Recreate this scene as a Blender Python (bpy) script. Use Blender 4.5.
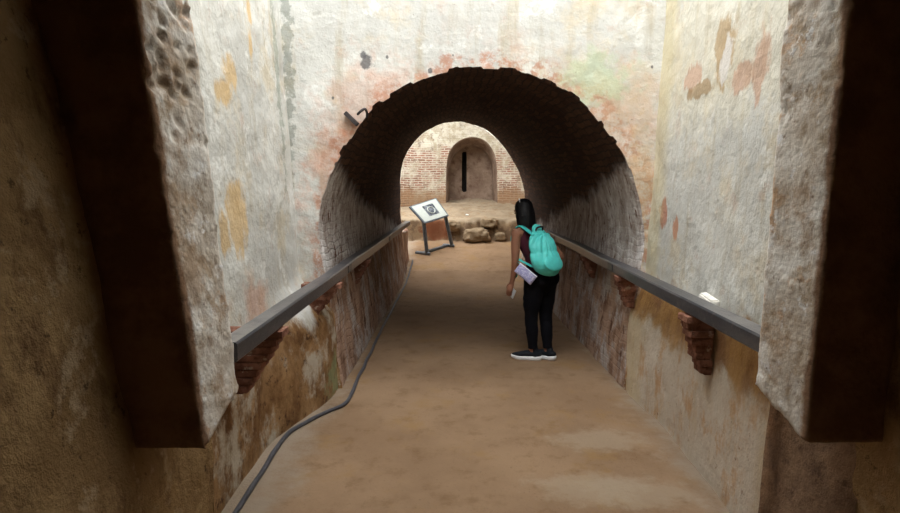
import bpy, bmesh, math, random
from mathutils import Vector, Matrix, noise as mnoise
random.seed(7)
for o in list(bpy.data.objects):
    bpy.data.objects.remove(o)
SC = bpy.context.scene
COL = SC.collection
PI = math.pi

# ---------------------------------------------------------------- camera, world, exposure
F = 600.0                                   # focal length in pixels of the 900x513 frame
cam_data = bpy.data.cameras.new('camera')
cam_data.sensor_width = 36.0
cam_data.lens = F * 36.0 / 900.0
cam_data.clip_start = 0.05
cam = bpy.data.objects.new('camera', cam_data)
COL.objects.link(cam)
cam.location = (0, 0, 1.71)
cam.rotation_euler = (PI / 2 - math.atan(69.5 / F), 0, math.atan(8 / F))
SC.camera = cam
CAM_R = cam.rotation_euler.to_matrix()
CAM_P = Vector(cam.location)

world = bpy.data.worlds.new('world')
SC.world = world
world.use_nodes = True
bg = world.node_tree.nodes['Background']
bg.inputs[0].default_value = (0.96, 0.985, 1.0, 1)
bg.inputs[1].default_value = 11.5
SC.view_settings.view_transform = 'Standard'
SC.view_settings.look = 'None'
SC.view_settings.gamma = 1.0
SC.view_settings.use_curve_mapping = False
SC.view_settings.exposure = 0.0


def portal(name, loc, sx, sy, rx=0.0):              # openings to the sky: sampling portals for the world light
    d = bpy.data.lights.new(name, 'AREA')
    d.shape = 'RECTANGLE'
    d.size = sx
    d.size_y = sy
    d.cycles.is_portal = True
    o = bpy.data.objects.new(name, d)
    o.location = loc
    o.rotation_euler = (rx, 0, 0)
    COL.objects.link(o)


portal('sky_opening_court', (0.1, 3.6, 7.05), 3.7, 2.9)
portal('sky_opening_front', (0.15, 2.25, 5.8), 3.9, 2.4, PI / 2)
portal('sky_opening_rotunda', (-1.2, 13.9, 4.75), 3.2, 4.0)


def ray(px, py):
    return (CAM_R @ Vector(((px - 450) / F, (256.5 - py) / F, -1))).normalized()


def on_y(px, py, y):
    d = ray(px, py)
    return CAM_P + d * ((y - CAM_P.y) / d.y)


def on_x(px, py, x):
    d = ray(px, py)
    return CAM_P + d * ((x - CAM_P.x) / d.x)


def on_z(px, py, z=0.0):
    d = ray(px, py)
    return CAM_P + d * ((z - CAM_P.z) / d.z)


# ---------------------------------------------------------------- materials
def srgb(r, g, b):
    f = lambda c: (c / 255 / 12.92) if c / 255 <= 0.04045 else ((c / 255 + 0.055) / 1.055) ** 2.4
    return (f(r), f(g), f(b), 1.0)


class M:
    """small helper that writes a node material"""

    def __init__(s, name, rough=0.9, spec=0.25):
        s.m = bpy.data.materials.new(name)
        s.m.use_nodes = True
        s.t = s.m.node_tree
        s.bsdf = s.t.nodes['Principled BSDF']
        s.bsdf.inputs['Roughness'].default_value = rough
        s.bsdf.inputs['Specular IOR Level'].default_value = spec
        tc = s.t.nodes.new('ShaderNodeTexCoord')
        s.pos = tc.outputs['Object']
        s.uv = tc.outputs['UV']

    def L(s, a, inp):
        if isinstance(a, (int, float)):
            inp.default_value = a
        elif isinstance(a, (tuple, list, Vector)):
            inp.default_value = tuple(a)
        else:
            s.t.links.new(a, inp)

    def vm(s, op, a, b=None):
        n = s.t.nodes.new('ShaderNodeVectorMath')
        n.operation = op
        s.L(a, n.inputs[0])
        if b is not None:
            s.L(b, n.inputs[1])
        return n.outputs['Value'] if op in ('LENGTH', 'DOT_PRODUCT') else n.outputs[0]

    def op(s, op, a, b=0.0, clamp=False):
        n = s.t.nodes.new('ShaderNodeMath')
        n.operation = op
        n.use_clamp = clamp
        s.L(a, n.inputs[0])
        s.L(b, n.inputs[1])
        return n.outputs[0]

    def noise(s, scale, detail=5, rough=0.6, st=(1, 1, 1), dist=0.0, off=(0, 0, 0), vec=None):
        v = vec or s.pos
        if st != (1, 1, 1):
            v = s.vm('MULTIPLY', v, st)
        if off != (0, 0, 0):
            v = s.vm('ADD', v, off)
        n = s.t.nodes.new('ShaderNodeTexNoise')
        s.L(v, n.inputs['Vector'])
        n.inputs['Scale'].default_value = scale
        n.inputs['Detail'].default_value = detail
        n.inputs['Roughness'].default_value = rough
        n.inputs['Distortion'].default_value = dist
        return n.outputs[0]

    def voro(s, scale, st=(1, 1, 1), feature='F1', rnd=1.0):
        v = s.vm('MULTIPLY', s.pos, st) if st != (1, 1, 1) else s.pos
        n = s.t.nodes.new('ShaderNodeTexVoronoi')
        n.feature = feature
        s.L(v, n.inputs['Vector'])
        n.inputs['Scale'].default_value = scale
        n.inputs['Randomness'].default_value = rnd
        return n.outputs['Distance']

    def ss(s, x, lo, hi):
        n = s.t.nodes.new('ShaderNodeMapRange')
        n.interpolation_type = 'SMOOTHSTEP'
        s.L(x, n.inputs[0])
        if hi >= lo:
            n.inputs[1].default_value, n.inputs[2].default_value = lo, hi
        else:
            n.inputs[1].default_value, n.inputs[2].default_value = hi, lo
            n.inputs[3].default_value, n.inputs[4].default_value = 1.0, 0.0
        return n.outputs[0]

    def mix(s, f, a, b, mode='MIX'):
        n = s.t.nodes.new('ShaderNodeMix')
        n.data_type = 'RGBA'
        n.blend_type = mode
        s.L(f, n.inputs[0])
        s.L(a, n.inputs[6])
        s.L(b, n.inputs[7])
        return n.outputs[2]

    def axis(s, k):
        n = s.t.nodes.new('ShaderNodeSeparateXYZ')
        s.L(s.pos, n.inputs[0])
        return n.outputs[k]

    def blob(s, c, r, amt=0.5, scale=7, edge=0.15, st=(1, 1, 1)):
        v = s.vm('SUBTRACT', s.pos, tuple(c))
        v = s.vm('DIVIDE', v, tuple(r))
        d = s.vm('LENGTH', v)
        nz = s.noise(scale, 5, 0.65, st=st, off=(c[0] * 3, c[1] * 5, c[2] * 7))
        d = s.op('ADD', d, s.op('MULTIPLY', s.op('SUBTRACT', nz, 0.5), amt * 4))
        return s.ss(d, 1 + edge, 1 - edge)

    def color(s, c):
        s.L(c, s.bsdf.inputs['Base Color'])

    def bump(s, h, strength=0.5, dist=0.02):
        n = s.t.nodes.new('ShaderNodeBump')
        n.inputs['Strength'].default_value = strength
        n.inputs['Distance'].default_value = dist
        s.L(h, n.inputs['Height'])
        s.L(n.outputs[0], s.bsdf.inputs['Normal'])

    def brick(s, c1, c2, cm, w=0.22, h=0.06, mortar=0.008, bias=0.0, vec=None, warp=0.01):
        v = vec or s.uv
        if warp:
            n = s.t.nodes.new('ShaderNodeTexNoise')
            s.L(s.pos, n.inputs['Vector'])
            n.inputs['Scale'].default_value = 3.0
            w2 = s.vm('MULTIPLY', s.vm('SUBTRACT', n.outputs[1], (0.5, 0.5, 0.5)), (warp * 4,) * 3)
            v = s.vm('ADD', v, w2)
        b = s.t.nodes.new('ShaderNodeTexBrick')
        s.L(v, b.inputs['Vector'])
        s.L(c1, b.inputs['Color1'])
        s.L(c2, b.inputs['Color2'])
        s.L(cm, b.inputs['Mortar'])
        b.inputs['Scale'].default_value = 1.0
        b.inputs['Mortar Size'].default_value = mortar
        b.inputs['Mortar Smooth'].default_value = 0.4
        b.inputs['Bias'].default_value = bias
        b.inputs['Brick Width'].default_value = w
        b.inputs['Row Height'].default_value = h
        return b.outputs[0], b.outputs[1]


def flat_mat(name, c, rough=0.7, spec=0.3, metal=0.0, var=0.12, scale=20):
    g = M(name, rough, spec)
    n = g.noise(scale, 3)
    dark = tuple(x * (1 - var * 2) for x in c[:3]) + (1,)
    lite = tuple(min(1, x * (1 + var)) for x in c[:3]) + (1,)
    g.color(g.mix(g.ss(n, 0.3, 0.7), dark, lite))
    g.bsdf.inputs['Metallic'].default_value = metal
    return g.m


# ---------------------------------------------------------------- mesh helpers
def link_mesh(name, bm, mat, parent=None, smooth=True):
    me = bpy.data.meshes.new(name)
    bm.normal_update()
    bm.to_mesh(me)
    bm.free()
    me.materials.append(mat)
    for p in me.polygons:
        p.use_smooth = smooth
    o = bpy.data.objects.new(name, me)
    COL.objects.link(o)
    if parent is not None:
        o.parent = parent
    return o


def structure(o, label=None):
    o['kind'] = 'structure'
    if label:
        o['label'] = label
    return o


def tag(o, label, cat, group=None, kind=None):
    o['label'] = label
    o['category'] = cat
    if group:
        o['group'] = group
    if kind:
        o['kind'] = kind
    return o


def thing(name, label, cat, loc=(0, 0, 0), rz=0.0, group=None):
    o = bpy.data.objects.new(name, None)
    o.empty_display_size = 0.1
    o.location = loc
    o.rotation_euler = (0, 0, rz)
    COL.objects.link(o)
    return tag(o, label, cat, group)


def fbm(p, sc, oct=4):
    v, a, t = 0.0, 0.5, Vector(p) * sc
    for _ in range(oct):
        v += a * mnoise.noise(t)
        t = t * 2.03 + Vector((3.1, 1.7, 5.3))
        a *= 0.5
    return v


def grid_bm(fn, nu, nv, uvfn=None, disp=None):
    """surface fn(u,v) over the unit square; disp(p) moves along the normal"""
    bm = bmesh.new()
    uvl = bm.loops.layers.uv.new('UVMap')
    V = [[bm.verts.new(fn(i / nu, j / nv)) for j in range(nv + 1)] for i in range(nu + 1)]
    for i in range(nu):
        for j in range(nv):
            f = bm.faces.new((V[i][j], V[i + 1][j], V[i + 1][j + 1], V[i][j + 1]))
            if uvfn:
                for l, (a, b) in zip(f.loops, ((i, j), (i + 1, j), (i + 1, j + 1), (i, j + 1))):
                    l[uvl].uv = uvfn(a / nu, b / nv)
    if disp:
        bm.normal_update()
        for v, d in [(v, v.normal * disp(v.co)) for v in bm.verts]:
            v.co += d
    return bm


def resample(pts, n):
    pts = [Vector(p) for p in pts]
    d = [0.0]
    for a, b in zip(pts, pts[1:]):
        d.append(d[-1] + (b - a).length)
    out, k = [], 0
    for i in range(n + 1):
        t = d[-1] * i / n
        while k < len(pts) - 2 and d[k + 1] < t:
            k += 1
        seg = d[k + 1] - d[k]
        out.append(pts[k].lerp(pts[k + 1], (t - d[k]) / seg if seg else 0))
    return out


def smooth_path(pts, sub=8):
    """catmull-rom through the points"""
    P = [Vector(p) for p in pts]
    P = [P[0] * 2 - P[1]] + P + [P[-1] * 2 - P[-2]]
    out = []
    for i in range(1, len(P) - 2):
        for k in range(sub):
            t = k / sub
            a, b, c, d = P[i - 1:i + 3]
            out.append(0.5 * ((2 * b) + (c - a) * t + (2 * a - 5 * b + 4 * c - d) * t * t + (3 * b - a - 3 * c + d) * t ** 3))
    out.append(P[-2])
    return out


def tube_bm(path, radii, seg=10, bm=None, sq=(1, 1), up=Vector((0, 0, 1)), caps=True):
    """closed tube with rounded ends"""
    bm = bm or bmesh.new()
    path = [Vector(p) for p in path]
    if isinstance(radii, (int, float)):
        radii = [radii] * len(path)
    rings = []
    n = len(path)
    for i, p in enumerate(path):
        t = (path[min(i + 1, n - 1)] - path[max(i - 1, 0)]).normalized()
        a = up.cross(t)
        if a.length < 1e-3:
            a = Vector((1, 0, 0)).cross(t)
            if a.length < 1e-3:
                a = Vector((0, 1, 0))
        a.normalize()
        b = t.cross(a)
        rings.append((p, a, b, t, radii[i]))
    full = []
    if caps:
        p, a, b, t, r = rings[0]
        for k in (0.35, 0.75):
            full.append((p - t * r * math.cos(k * PI / 2), a, b, r * math.sin(k * PI / 2)))
    full += [(p, a, b, r) for p, a, b, t, r in rings]
    if caps:
        p, a, b, t, r = rings[-1]
        for k in (0.75, 0.35):
            full.append((p + t * r * math.cos(k * PI / 2), a, b, r * math.sin(k * PI / 2)))
    prev = None
    first = None
    for p, a, b, r in full:
        ring = [bm.verts.new(p + a * (math.cos(2 * PI * k / seg) * r * sq[0]) + b * (math.sin(2 * PI * k / seg) * r * sq[1])) for k in range(seg)]
        if prev:
            for k in range(seg):
                bm.faces.new((prev[k], prev[(k + 1) % seg], ring[(k + 1) % seg], ring[k]))
        else:
            first = ring
        prev = ring
    bm.faces.new(list(reversed(first)))
    bm.faces.new(prev)
    return bm


def box_into(bm, c, s, mat=None, bevel=0.0):
    """axis box of size s at c; mat is an optional Matrix applied after"""
    r = bmesh.ops.create_cube(bm, size=1.0)
    vs = r['verts']
    for v in vs:
        v.co = Vector((v.co.x * s[0], v.co.y * s[1], v.co.z * s[2]))
    if bevel:
        es = list({e for v in vs for e in v.link_edges})
        rr = bmesh.ops.bevel(bm, geom=es, offset=bevel, segments=2, affect='EDGES', profile=0.7)
        vs = list({v for f in rr['faces'] for v in f.verts} | {v for v in vs if v.is_valid})
    for v in vs:
        v.co = v.co + Vector(c)
        if mat is not None:
            v.co = mat @ v.co
    return vs


def remeshed(name, bm, voxel, mat, parent=None, smooth_iter=4, disp=None):
    """voxel union of the closed shapes in bm, as one continuous mesh"""
    me = bpy.data.meshes.new('tmp')
    bm.to_mesh(me)
    bm.free()
    o = bpy.data.objects.new('tmp', me)
    COL.objects.link(o)
    r = o.modifiers.new('r', 'REMESH')
    r.mode = 'VOXEL'
    r.voxel_size = voxel
    if smooth_iter:
        s = o.modifiers.new('s', 'SMOOTH')
        s.factor = 0.5
        s.iterations = smooth_iter
    dg = bpy.context.evaluated_depsgraph_get()
    dg.update()
    me2 = bpy.data.meshes.new_from_object(o.evaluated_get(dg))
    bpy.data.objects.remove(o)
    bpy.data.meshes.remove(me)
    b2 = bmesh.new()
    b2.from_mesh(me2)
    bpy.data.meshes.remove(me2)
    b2.normal_update()
    if disp:
        for v, d in [(v, disp(v.co, v.normal)) for v in b2.verts]:
            v.co += d
    if name is None:
        return b2
    return link_mesh(name, b2, mat, parent)


# ================================================================ the place
YA = 4.95        # face of the arched wall
YB = 11.5        # inner mouth of the vault
YP0, YP1 = 2.15, 2.48   # the two door piers


def xl(y, z):    # left wall of the open court
    t = max(0.0, min(1.0, (y - 3.7) / 1.2)); w = max(0.0, min(1.0, (1.0 - z) / .4))
    return .25 * t * t * (3 - 2 * t) * w * w * (3 - 2 * w) - 1.25 - 0.02 * min(z, 1) - 0.05 * max(0, min(z, 3.6) - 0.4) - 0.01 * (y - 2.8)


def xr(y, z):
    t = max(0.0, min(1.0, (y - 4.1) / .8)); w = max(0.0, min(1.0, (1.0 - z) / .4))
    return -.08 * t * t * (3 - 2 * t) * w * w * (3 - 2 * w) + 1.44 + 0.03 * (y - 2.8) + 0.03 * min(z, 1) + 0.04 * max(0, min(z, 3.0) - 0.5)


def ground(x, y):
    z = 0.0
    if y > 10.4:
        t = y - 10.4
        z += 0.13 * t * min(1, t / 1.0) if t < 1 else 0.13 * (t - 0.15)
    z += 0.02 * fbm((x, y, 0), 0.9) + 0.008 * fbm((x, y, 3), 5)
    # drift of soil against the foot of the walls
    return z


# ---- materials of the masonry
def wall_white(name, zones):
    g = M(name, 0.92, 0.15)
    n1 = g.noise(1.3, 6, 0.6)
    n2 = g.noise(9, 6, 0.7)
    streak = g.noise(5, 5, 0.65, st=(1.4, 1.4, 0.18))
    c = g.mix(g.ss(n1, 0.35, 0.65), srgb(206, 205, 199), srgb(186, 185, 180))
    c = g.mix(g.op('MULTIPLY', g.ss(streak, 0.5, 0.72), 0.75), c, srgb(172, 162, 142))
    c = g.mix(g.op('MULTIPLY', g.ss(n2, 0.56, 0.7), 0.55), c, srgb(168, 164, 156))
    c = g.mix(g.op('MULTIPLY', g.ss(g.noise(2.3, 7, .7, off=(7, 3, 5)), .5, .66), .5), c, srgb(198, 182, 152))
    c = g.mix(g.op('MULTIPLY', g.ss(g.noise(4.5, 7, .74, off=(2, 9, 4)), .55, .68), .45), c, srgb(186, 160, 144))
    c = g.mix(g.op('MULTIPLY', g.ss(g.noise(3.2, 7, .72, off=(5, 1, 8)), .56, .64), .6), c, srgb(222, 222, 218))
    c = zones(g, c)
    sp = g.noise(38, 3, 0.7)
    c = g.mix(g.op('MULTIPLY', g.ss(sp, 0.66, 0.74), 0.6), c, srgb(120, 110, 98))
    g.color(c)
    h = g.op('ADD', g.op('MULTIPLY', g.noise(3.5, 7, 0.62), 1.0), g.op('MULTIPLY', g.noise(30, 3, 0.6), 0.06))
    g.bump(h, 0.5, 0.07)
    return g.m


def zones_left(g, c):
    X = -1.32
    def at(px, py): return on_x(px, py, X)
    z = g.axis(2)
    och = srgb(200, 164, 104)
    for (px, py, ry, rz) in ((240, 72, .10, .10), (233, 92, .12, .08), (262, 45, .05, .12), (240, 214, .17, .2), (226, 232, .08, .14), (262, 10, .05, .1)):
        p = at(px, py)
        c = g.mix(g.op('MULTIPLY', g.blob(p, (0.4, ry, rz), 0.6, 9, 0.3, st=(1, 1, .6)), .7), c, och)
    p = at(255, 300)
    c = g.mix(g.op('MULTIPLY', g.blob(p, (0.4, .22, .14), 0.7, 6, 0.5), .6), c, srgb(184, 138, 116))
    # damp dark green streak up the corner
    p = at(287, 60)
    c = g.mix(g.op('MULTIPLY', g.blob(p, (0.3, .05, .8), 1.3, 16, 0.3), .55), c, srgb(132, 140, 126))
    # stained foot of the wall
    yy = g.axis(1)
    edge = g.op('ADD', z, g.op('MULTIPLY', g.op('SUBTRACT', g.noise(3.2, 6, .65, st=(1, 1, .5)), .5), 0.9))
    foot = g.ss(edge, 0.80, 0.62)
    f1 = g.mix(g.ss(g.noise(4, 7, .72, st=(1, 1, .7)), .35, .65), srgb(112, 80, 50), srgb(164, 130, 92))
    f1 = g.mix(g.ss(g.noise(11, 5, .7, off=(4, 2, 9)), .55, .68), f1, srgb(84, 58, 40))
    f1 = g.mix(g.ss(g.noise(2.6, 7, .7, st=(1, 1, .8), off=(1, 7, 3)), .49, .62), f1, srgb(190, 180, 164))
    c = g.mix(foot, c, f1)
    p = at(318, 372)
    c = g.mix(g.op('MULTIPLY', g.blob(on_x(318, 375, -1.2), (0.3, .32, .2), .7, 9, .3), .65), c, srgb(138, 150, 112))
    return c


def zones_right(g, c):
    X = 1.58
    def at(px, py): return on_x(px, py, X)
    z = g.axis(2)
    p = at(730, 30)
    c = g.mix(g.op('MULTIPLY', g.blob(p, (.5, 1.6, .52), .45, 6, .25), .32), c, srgb(222, 212, 184))
    pk = srgb(186, 150, 128)
    for (px, py, ry, rz, col) in ((690, 80, .16, .10, pk), (725, 52, .14, .2, srgb(168, 140, 100)), (727, 62, .08, .13, srgb(214, 212, 210)), (745, 78, .12, .08, pk), (765, 60, .08, .18, pk),
                                  (665, 212, .10, .11, srgb(168, 96, 60)), (680, 228, .07, .08, srgb(182, 120, 82)), (700, 90, .2, .05, srgb(150, 122, 84))):
        c = g.mix(g.op('MULTIPLY', g.blob(at(px, py), (.4, ry, rz), .6, 10, .2, st=(1, 1, .5)), .75), c, col)
    y = g.axis(1)
    # yellowed corner strip
    cs = g.ss(g.op('ADD', y, g.op('MULTIPLY', g.noise(4), .2)), 4.62, 4.85)
    c = g.mix(g.op('MULTIPLY', cs, .55), c, srgb(196, 182, 140))
    # damp ochre band with the handrail's shadow painted in, pale plaster under it
    w = g.op('MULTIPLY', g.op('SUBTRACT', g.noise(3.0, 6, .65), .5), .5)
    e = g.op('ADD', z, w)
    band = g.op('MULTIPLY', g.ss(e, .60, .72), g.ss(e, 1.02, .93))
    oc = g.mix(g.ss(g.noise(5, 6, .7, st=(1, 1, .5)), .35, .6), srgb(128, 84, 36), srgb(172, 128, 66))
    c = g.mix(g.op('MULTIPLY', band, .92), c, oc)
    c = g.mix(g.op('MULTIPLY', g.ss(z, .85, .55), .45), c, srgb(196, 170, 140))
    ff = g.ss(g.noise(4, 6, .7, st=(1, 1, .6), off=(3, 3, 1)), .5, .66)
    c = g.mix(g.op('MULTIPLY', g.op('MULTIPLY', ff, g.ss(z, .75, .5)), .7), c, srgb(184, 140, 92))
    ff = g.ss(g.noise(16, 6, .7, off=(3, 3, 1)), .62, .70)
    c = g.mix(g.op('MULTIPLY', g.op('MULTIPLY', ff, g.ss(z, .75, .5)), .8), c, srgb(120, 88, 60))
    return c


def zones_arch(g, c):
    def at(px, py): return on_y(px, py, YA)
    ctr = at(487, 235)
    v = g.vm('SUBTRACT', g.pos, tuple(ctr))
    v = g.vm('MULTIPLY', v, (1, 0, 0.98))
    d = g.op('ADD', g.vm('LENGTH', v), g.op('MULTIPLY', g.op('SUBTRACT', g.noise(4, 6, .65), .5), .55))
    ring = g.ss(d, 1.80, 1.5)
    pk = g.mix(g.ss(g.noise(12, 5, .7), .4, .6), srgb(214, 186, 170), srgb(188, 142, 120))
    sx = g.axis(0)
    side = g.ss(g.op('ABSOLUTE', g.op('SUBTRACT', sx, .3)), .45, 1.0)
    spots = g.op('MULTIPLY', g.ss(g.noise(7, 6, .72, off=(2, 8, 1)), .44, .66), g.op('ADD', .25, g.op('MULTIPLY', side, .6)))
    c = g.mix(g.op('MULTIPLY', g.op('MULTIPLY', ring, spots), .7), c, pk)
    red = g.ss(d, 1.48, 1.38)
    c = g.mix(g.op('MULTIPLY', g.op('MULTIPLY', red, g.ss(g.noise(15, 4, .7), .42, .6)), .7), c, srgb(172, 112, 80))
    p = at(405, 110)
    c = g.mix(g.op('MULTIPLY', g.blob(at(375, 105), (.45, .5, .28), .7, 7, .4), .35), c, srgb(200, 150, 126))
    c = g.mix(g.op('MULTIPLY', g.blob(at(345, 160), (.3, .5, .25), .7, 8, .3), .4), c, srgb(196, 140, 112))
    c = g.mix(g.op('MULTIPLY', g.blob(at(622, 118), (.3, .5, .38), .8, 7, .4), .4), c, srgb(205, 170, 140))
    c = g.mix(g.op('MULTIPLY', g.blob(at(600, 78), (.26, .5, .17), .8, 8, .4), .6), c, srgb(178, 192, 158))
    c = g.mix(g.op('MULTIPLY', g.blob(at(640, 190), (.12, .5, .6), .8, 8, .4), .5), c, srgb(196, 168, 128))
    # knocked-out dark spots
    for (px, py, r) in ((366, 62, .045), (363, 55, .026), (387, 57, .012), (430, 71, .016), (333, 98, .010), (453, 55, .010), (652, 67, .012)):
        c = g.mix(g.op('MULTIPLY', g.blob(at(px, py), (r, .4, r * 1.2), .5, 18, .25), .85), c, srgb(92, 90, 92))
    c = g.mix(g.op('MULTIPLY', g.blob(at(288, 60), (.04, .5, .75), 1.3, 14, .3), .5), c, srgb(96, 104, 92))
    # foot of the jambs
    z = g.axis(2)
    ft = g.ss(g.op('ADD', z, g.op('MULTIPLY', g.op('SUBTRACT', g.noise(5, 6, .7), .5), .8)), 1.0, .75)
    f1 = g.mix(g.ss(g.noise(7, 6, .7), .4, .6), srgb(136, 96, 56), srgb(180, 148, 108))
    f1 = g.mix(g.ss(g.noise(6, 5, .7, off=(3, 4, 5)), .54, .64), f1, srgb(206, 202, 194))
    c = g.mix(ft, c, f1)
    return c


mat_left = wall_white('stained_white_plaster_left', zones_left)
mat_right = wall_white('stained_white_plaster_right', zones_right)
mat_arch = wall_white('flaking_white_plaster_over_brick', zones_arch)


def make_vault_mat():
    g = M('vault_brick', 0.95, 0.12)
    bc, bf = g.brick(srgb(98, 70, 54), srgb(70, 50, 40), srgb(58, 48, 42), .24, .065, .009, vec=g.uv, warp=.03)
    n = g.noise(6, 6, .7)
    c = g.mix(g.op('MULTIPLY', g.ss(n, .45, .65), .6), bc, srgb(60, 44, 36))
    z = g.axis(2)
    # limewash on the flanks; its sloped upper edge paints the lit-to-shaded boundary
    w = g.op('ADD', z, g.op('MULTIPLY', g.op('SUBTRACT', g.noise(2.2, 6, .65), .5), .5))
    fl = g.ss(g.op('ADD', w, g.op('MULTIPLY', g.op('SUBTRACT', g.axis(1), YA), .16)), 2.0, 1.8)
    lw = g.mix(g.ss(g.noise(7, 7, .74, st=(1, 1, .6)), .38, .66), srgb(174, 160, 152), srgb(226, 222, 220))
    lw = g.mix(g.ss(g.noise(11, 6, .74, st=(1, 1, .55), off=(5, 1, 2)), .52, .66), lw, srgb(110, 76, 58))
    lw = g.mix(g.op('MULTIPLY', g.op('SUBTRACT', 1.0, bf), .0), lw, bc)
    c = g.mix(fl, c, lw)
    # red-brown dado
    w = g.op('ADD', z, g.op('MULTIPLY', g.op('SUBTRACT', g.noise(3.2, 6, .65, off=(7, 1, 2)), .5), .35))
    dd = g.ss(w, 1.0, .92)
    dc = g.mix(g.ss(g.noise(4.5, 6, .7, st=(1, 1, .65)), .38, .6), srgb(136, 106, 88), srgb(180, 150, 130))
    dc = g.mix(g.ss(g.noise(2.6, 7, .72, st=(1, 1, .75), off=(8, 2, 4)), .47, .62), dc, srgb(190, 182, 178))
    dc = g.mix(g.ss(g.noise(9, 5, .72, st=(1, 1, .3), off=(1, 2, 8)), .56, .66), dc, srgb(96, 66, 50))
    c = g.mix(dd, c, dc)
    g.color(c)
    h = g.op('ADD', g.op('MULTIPLY', bf, -.5), g.noise(14, 5, .7))
    g.bump(h, .7, .03)
    return g.m


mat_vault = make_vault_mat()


def make_floor_mat():
    g = M('sandy_earth', 0.97, 0.08)
    n1, n2, n3 = g.noise(.8, 6, .6), g.noise(5, 7, .72), g.noise(60, 4, .7)
    c = g.mix(g.ss(n1, .35, .65), srgb(130, 105, 82), srgb(146, 120, 95))
    c = g.mix(g.op('MULTIPLY', g.ss(n2, .5, .68), .55), c, srgb(114, 88, 62))
    c = g.mix(g.op('MULTIPLY', g.ss(g.noise(2.0, 6, .7, off=(4, 4, 0)), .52, .68), .6), c, srgb(140, 110, 72))
    c = g.mix(g.op('MULTIPLY', g.ss(n3, .58, .72), .5), c, srgb(94, 74, 57))
    # crumbled lime along the wall feet
    x = g.axis(0)
    ed = g.op('ADD', g.op('ABSOLUTE', g.op('SUBTRACT', x, .2)), g.op('MULTIPLY', g.op('SUBTRACT', g.noise(4, 6, .7), .5), .7))
    c = g.mix(g.op('MULTIPLY', g.ss(ed, 1.05, 1.35), .75), c, srgb(156, 142, 126))
    for (px, py) in ((640, 492), (590, 488), (600, 440)):
        c = g.mix(g.op('MULTIPLY', g.blob(on_z(px, py), (.3, .16, .3), .6, 8, .4), .5), c, srgb(158, 142, 122))
    g.color(c)
    g.bump(g.op('ADD', g.noise(6, 7, .75), g.op('MULTIPLY', n3, .3)), .6, .03)
    return g.m


mat_floor = make_floor_mat()


def make_pier_mat():
    g = M('rough_lime_render', .93, .15)
    n1 = g.noise(3, 6, .65)
    c = g.mix(g.ss(n1, .38, .62), srgb(222, 218, 212), srgb(192, 181, 168))
    c = g.mix(g.op('MULTIPLY', g.ss(g.noise(7, 6, .7, off=(2, 2, 5)), .5, .66), .8), c, srgb(158, 138, 114))
    c = g.mix(g.op('MULTIPLY', g.ss(g.noise(5, 6, .7, off=(6, 2, 1)), .56, .66), .7), c, srgb(190, 150, 112))
    c = g.mix(g.op('MULTIPLY', g.ss(g.noise(12, 6, .7, off=(9, 2, 5)), .58, .66), .8), c, srgb(226, 226, 228))
    c = g.mix(g.op('MULTIPLY', g.ss(g.noise(2.6, 7, .72, off=(3, 8, 8)), .48, .62), .75), c, srgb(156, 130, 104))
    c = g.mix(g.op('MULTIPLY', g.ss(g.noise(20, 5, .7, off=(3, 8, 2)), .6, .68), .7), c, srgb(118, 98, 80))
    # bare brown stone on the face towards the dark room
    y = g.op('ADD', g.axis(1), g.op('MULTIPLY', g.op('SUBTRACT', g.noise(9, 5, .7), .5), .06))
    fr = g.ss(y, YP0 + .05, YP0 + .02)
    br = g.mix(g.ss(g.noise(4, 6, .7), .35, .65), srgb(116, 90, 72), srgb(146, 116, 92))
    c = g.mix(fr, c, br)
    g.color(c)
    vor = g.voro(26)
    g.bump(g.op('ADD', g.noise(8, 6, .66), g.op('MULTIPLY', g.ss(vor, .5, .1), .10)), .42, .04)
    return g.m


mat_pier = make_pier_mat()


def make_brown_mat():
    g = M('brown_stained_render', .95, .1)
    n1 = g.noise(1.8, 6, .65)
    c = g.mix(g.ss(n1, .35, .65), srgb(138, 112, 78), srgb(178, 150, 110))
    c = g.mix(g.op('MULTIPLY', g.ss(g.noise(6, 6, .7, st=(1, 1, .5)), .48, .66), .8), c, srgb(104, 78, 54))
    c = g.mix(g.op('MULTIPLY', g.ss(g.noise(4, 6, .7, off=(3, 5, 1)), .54, .64), .75), c, srgb(186, 166, 138))
    c = g.mix(g.op('MULTIPLY', g.ss(g.noise(14, 5, .7, off=(3, 5, 1)), .6, .68), .7), c, srgb(58, 42, 30))
    g.color(c)
    g.bump(g.noise(9, 6, .75), .7, .05)
    return g.m


mat_brown = make_brown_mat()


def make_far_mat():
    g = M('exposed_brick_and_plaster', .93, .12)
    bc, bf = g.brick(srgb(162, 118, 98), srgb(132, 96, 80), srgb(196, 186, 170), .22, .062, .014, warp=.014)
    n = g.noise(2.2, 6, .65)
    pl = g.mix(g.ss(g.noise(5, 6, .7), .4, .6), srgb(206, 200, 184), srgb(176, 164, 142))
    c = g.mix(g.op('MULTIPLY', g.ss(n, .42, .60), .85), bc, pl)
    z = g.op('ADD', g.axis(2), g.op('MULTIPLY', g.op('SUBTRACT', n, .5), .8))
    c = g.mix(g.ss(z, 2.6, 2.85), c, pl)
    c = g.mix(g.op('MULTIPLY', g.ss(z, 1.75, 1.45), .8), c, srgb(150, 118, 88))
    c = g.mix(g.op('MULTIPLY', g.ss(g.noise(6, 5, .7, off=(2, 2, 2)), .55, .68), .7), c, srgb(120, 100, 84))
    g.color(c)
    g.bump(g.op('ADD', g.op('MULTIPLY', bf, -.6), g.noise(12, 5, .7)), .8, .03)
    return g.m


mat_far = make_far_mat()


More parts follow.
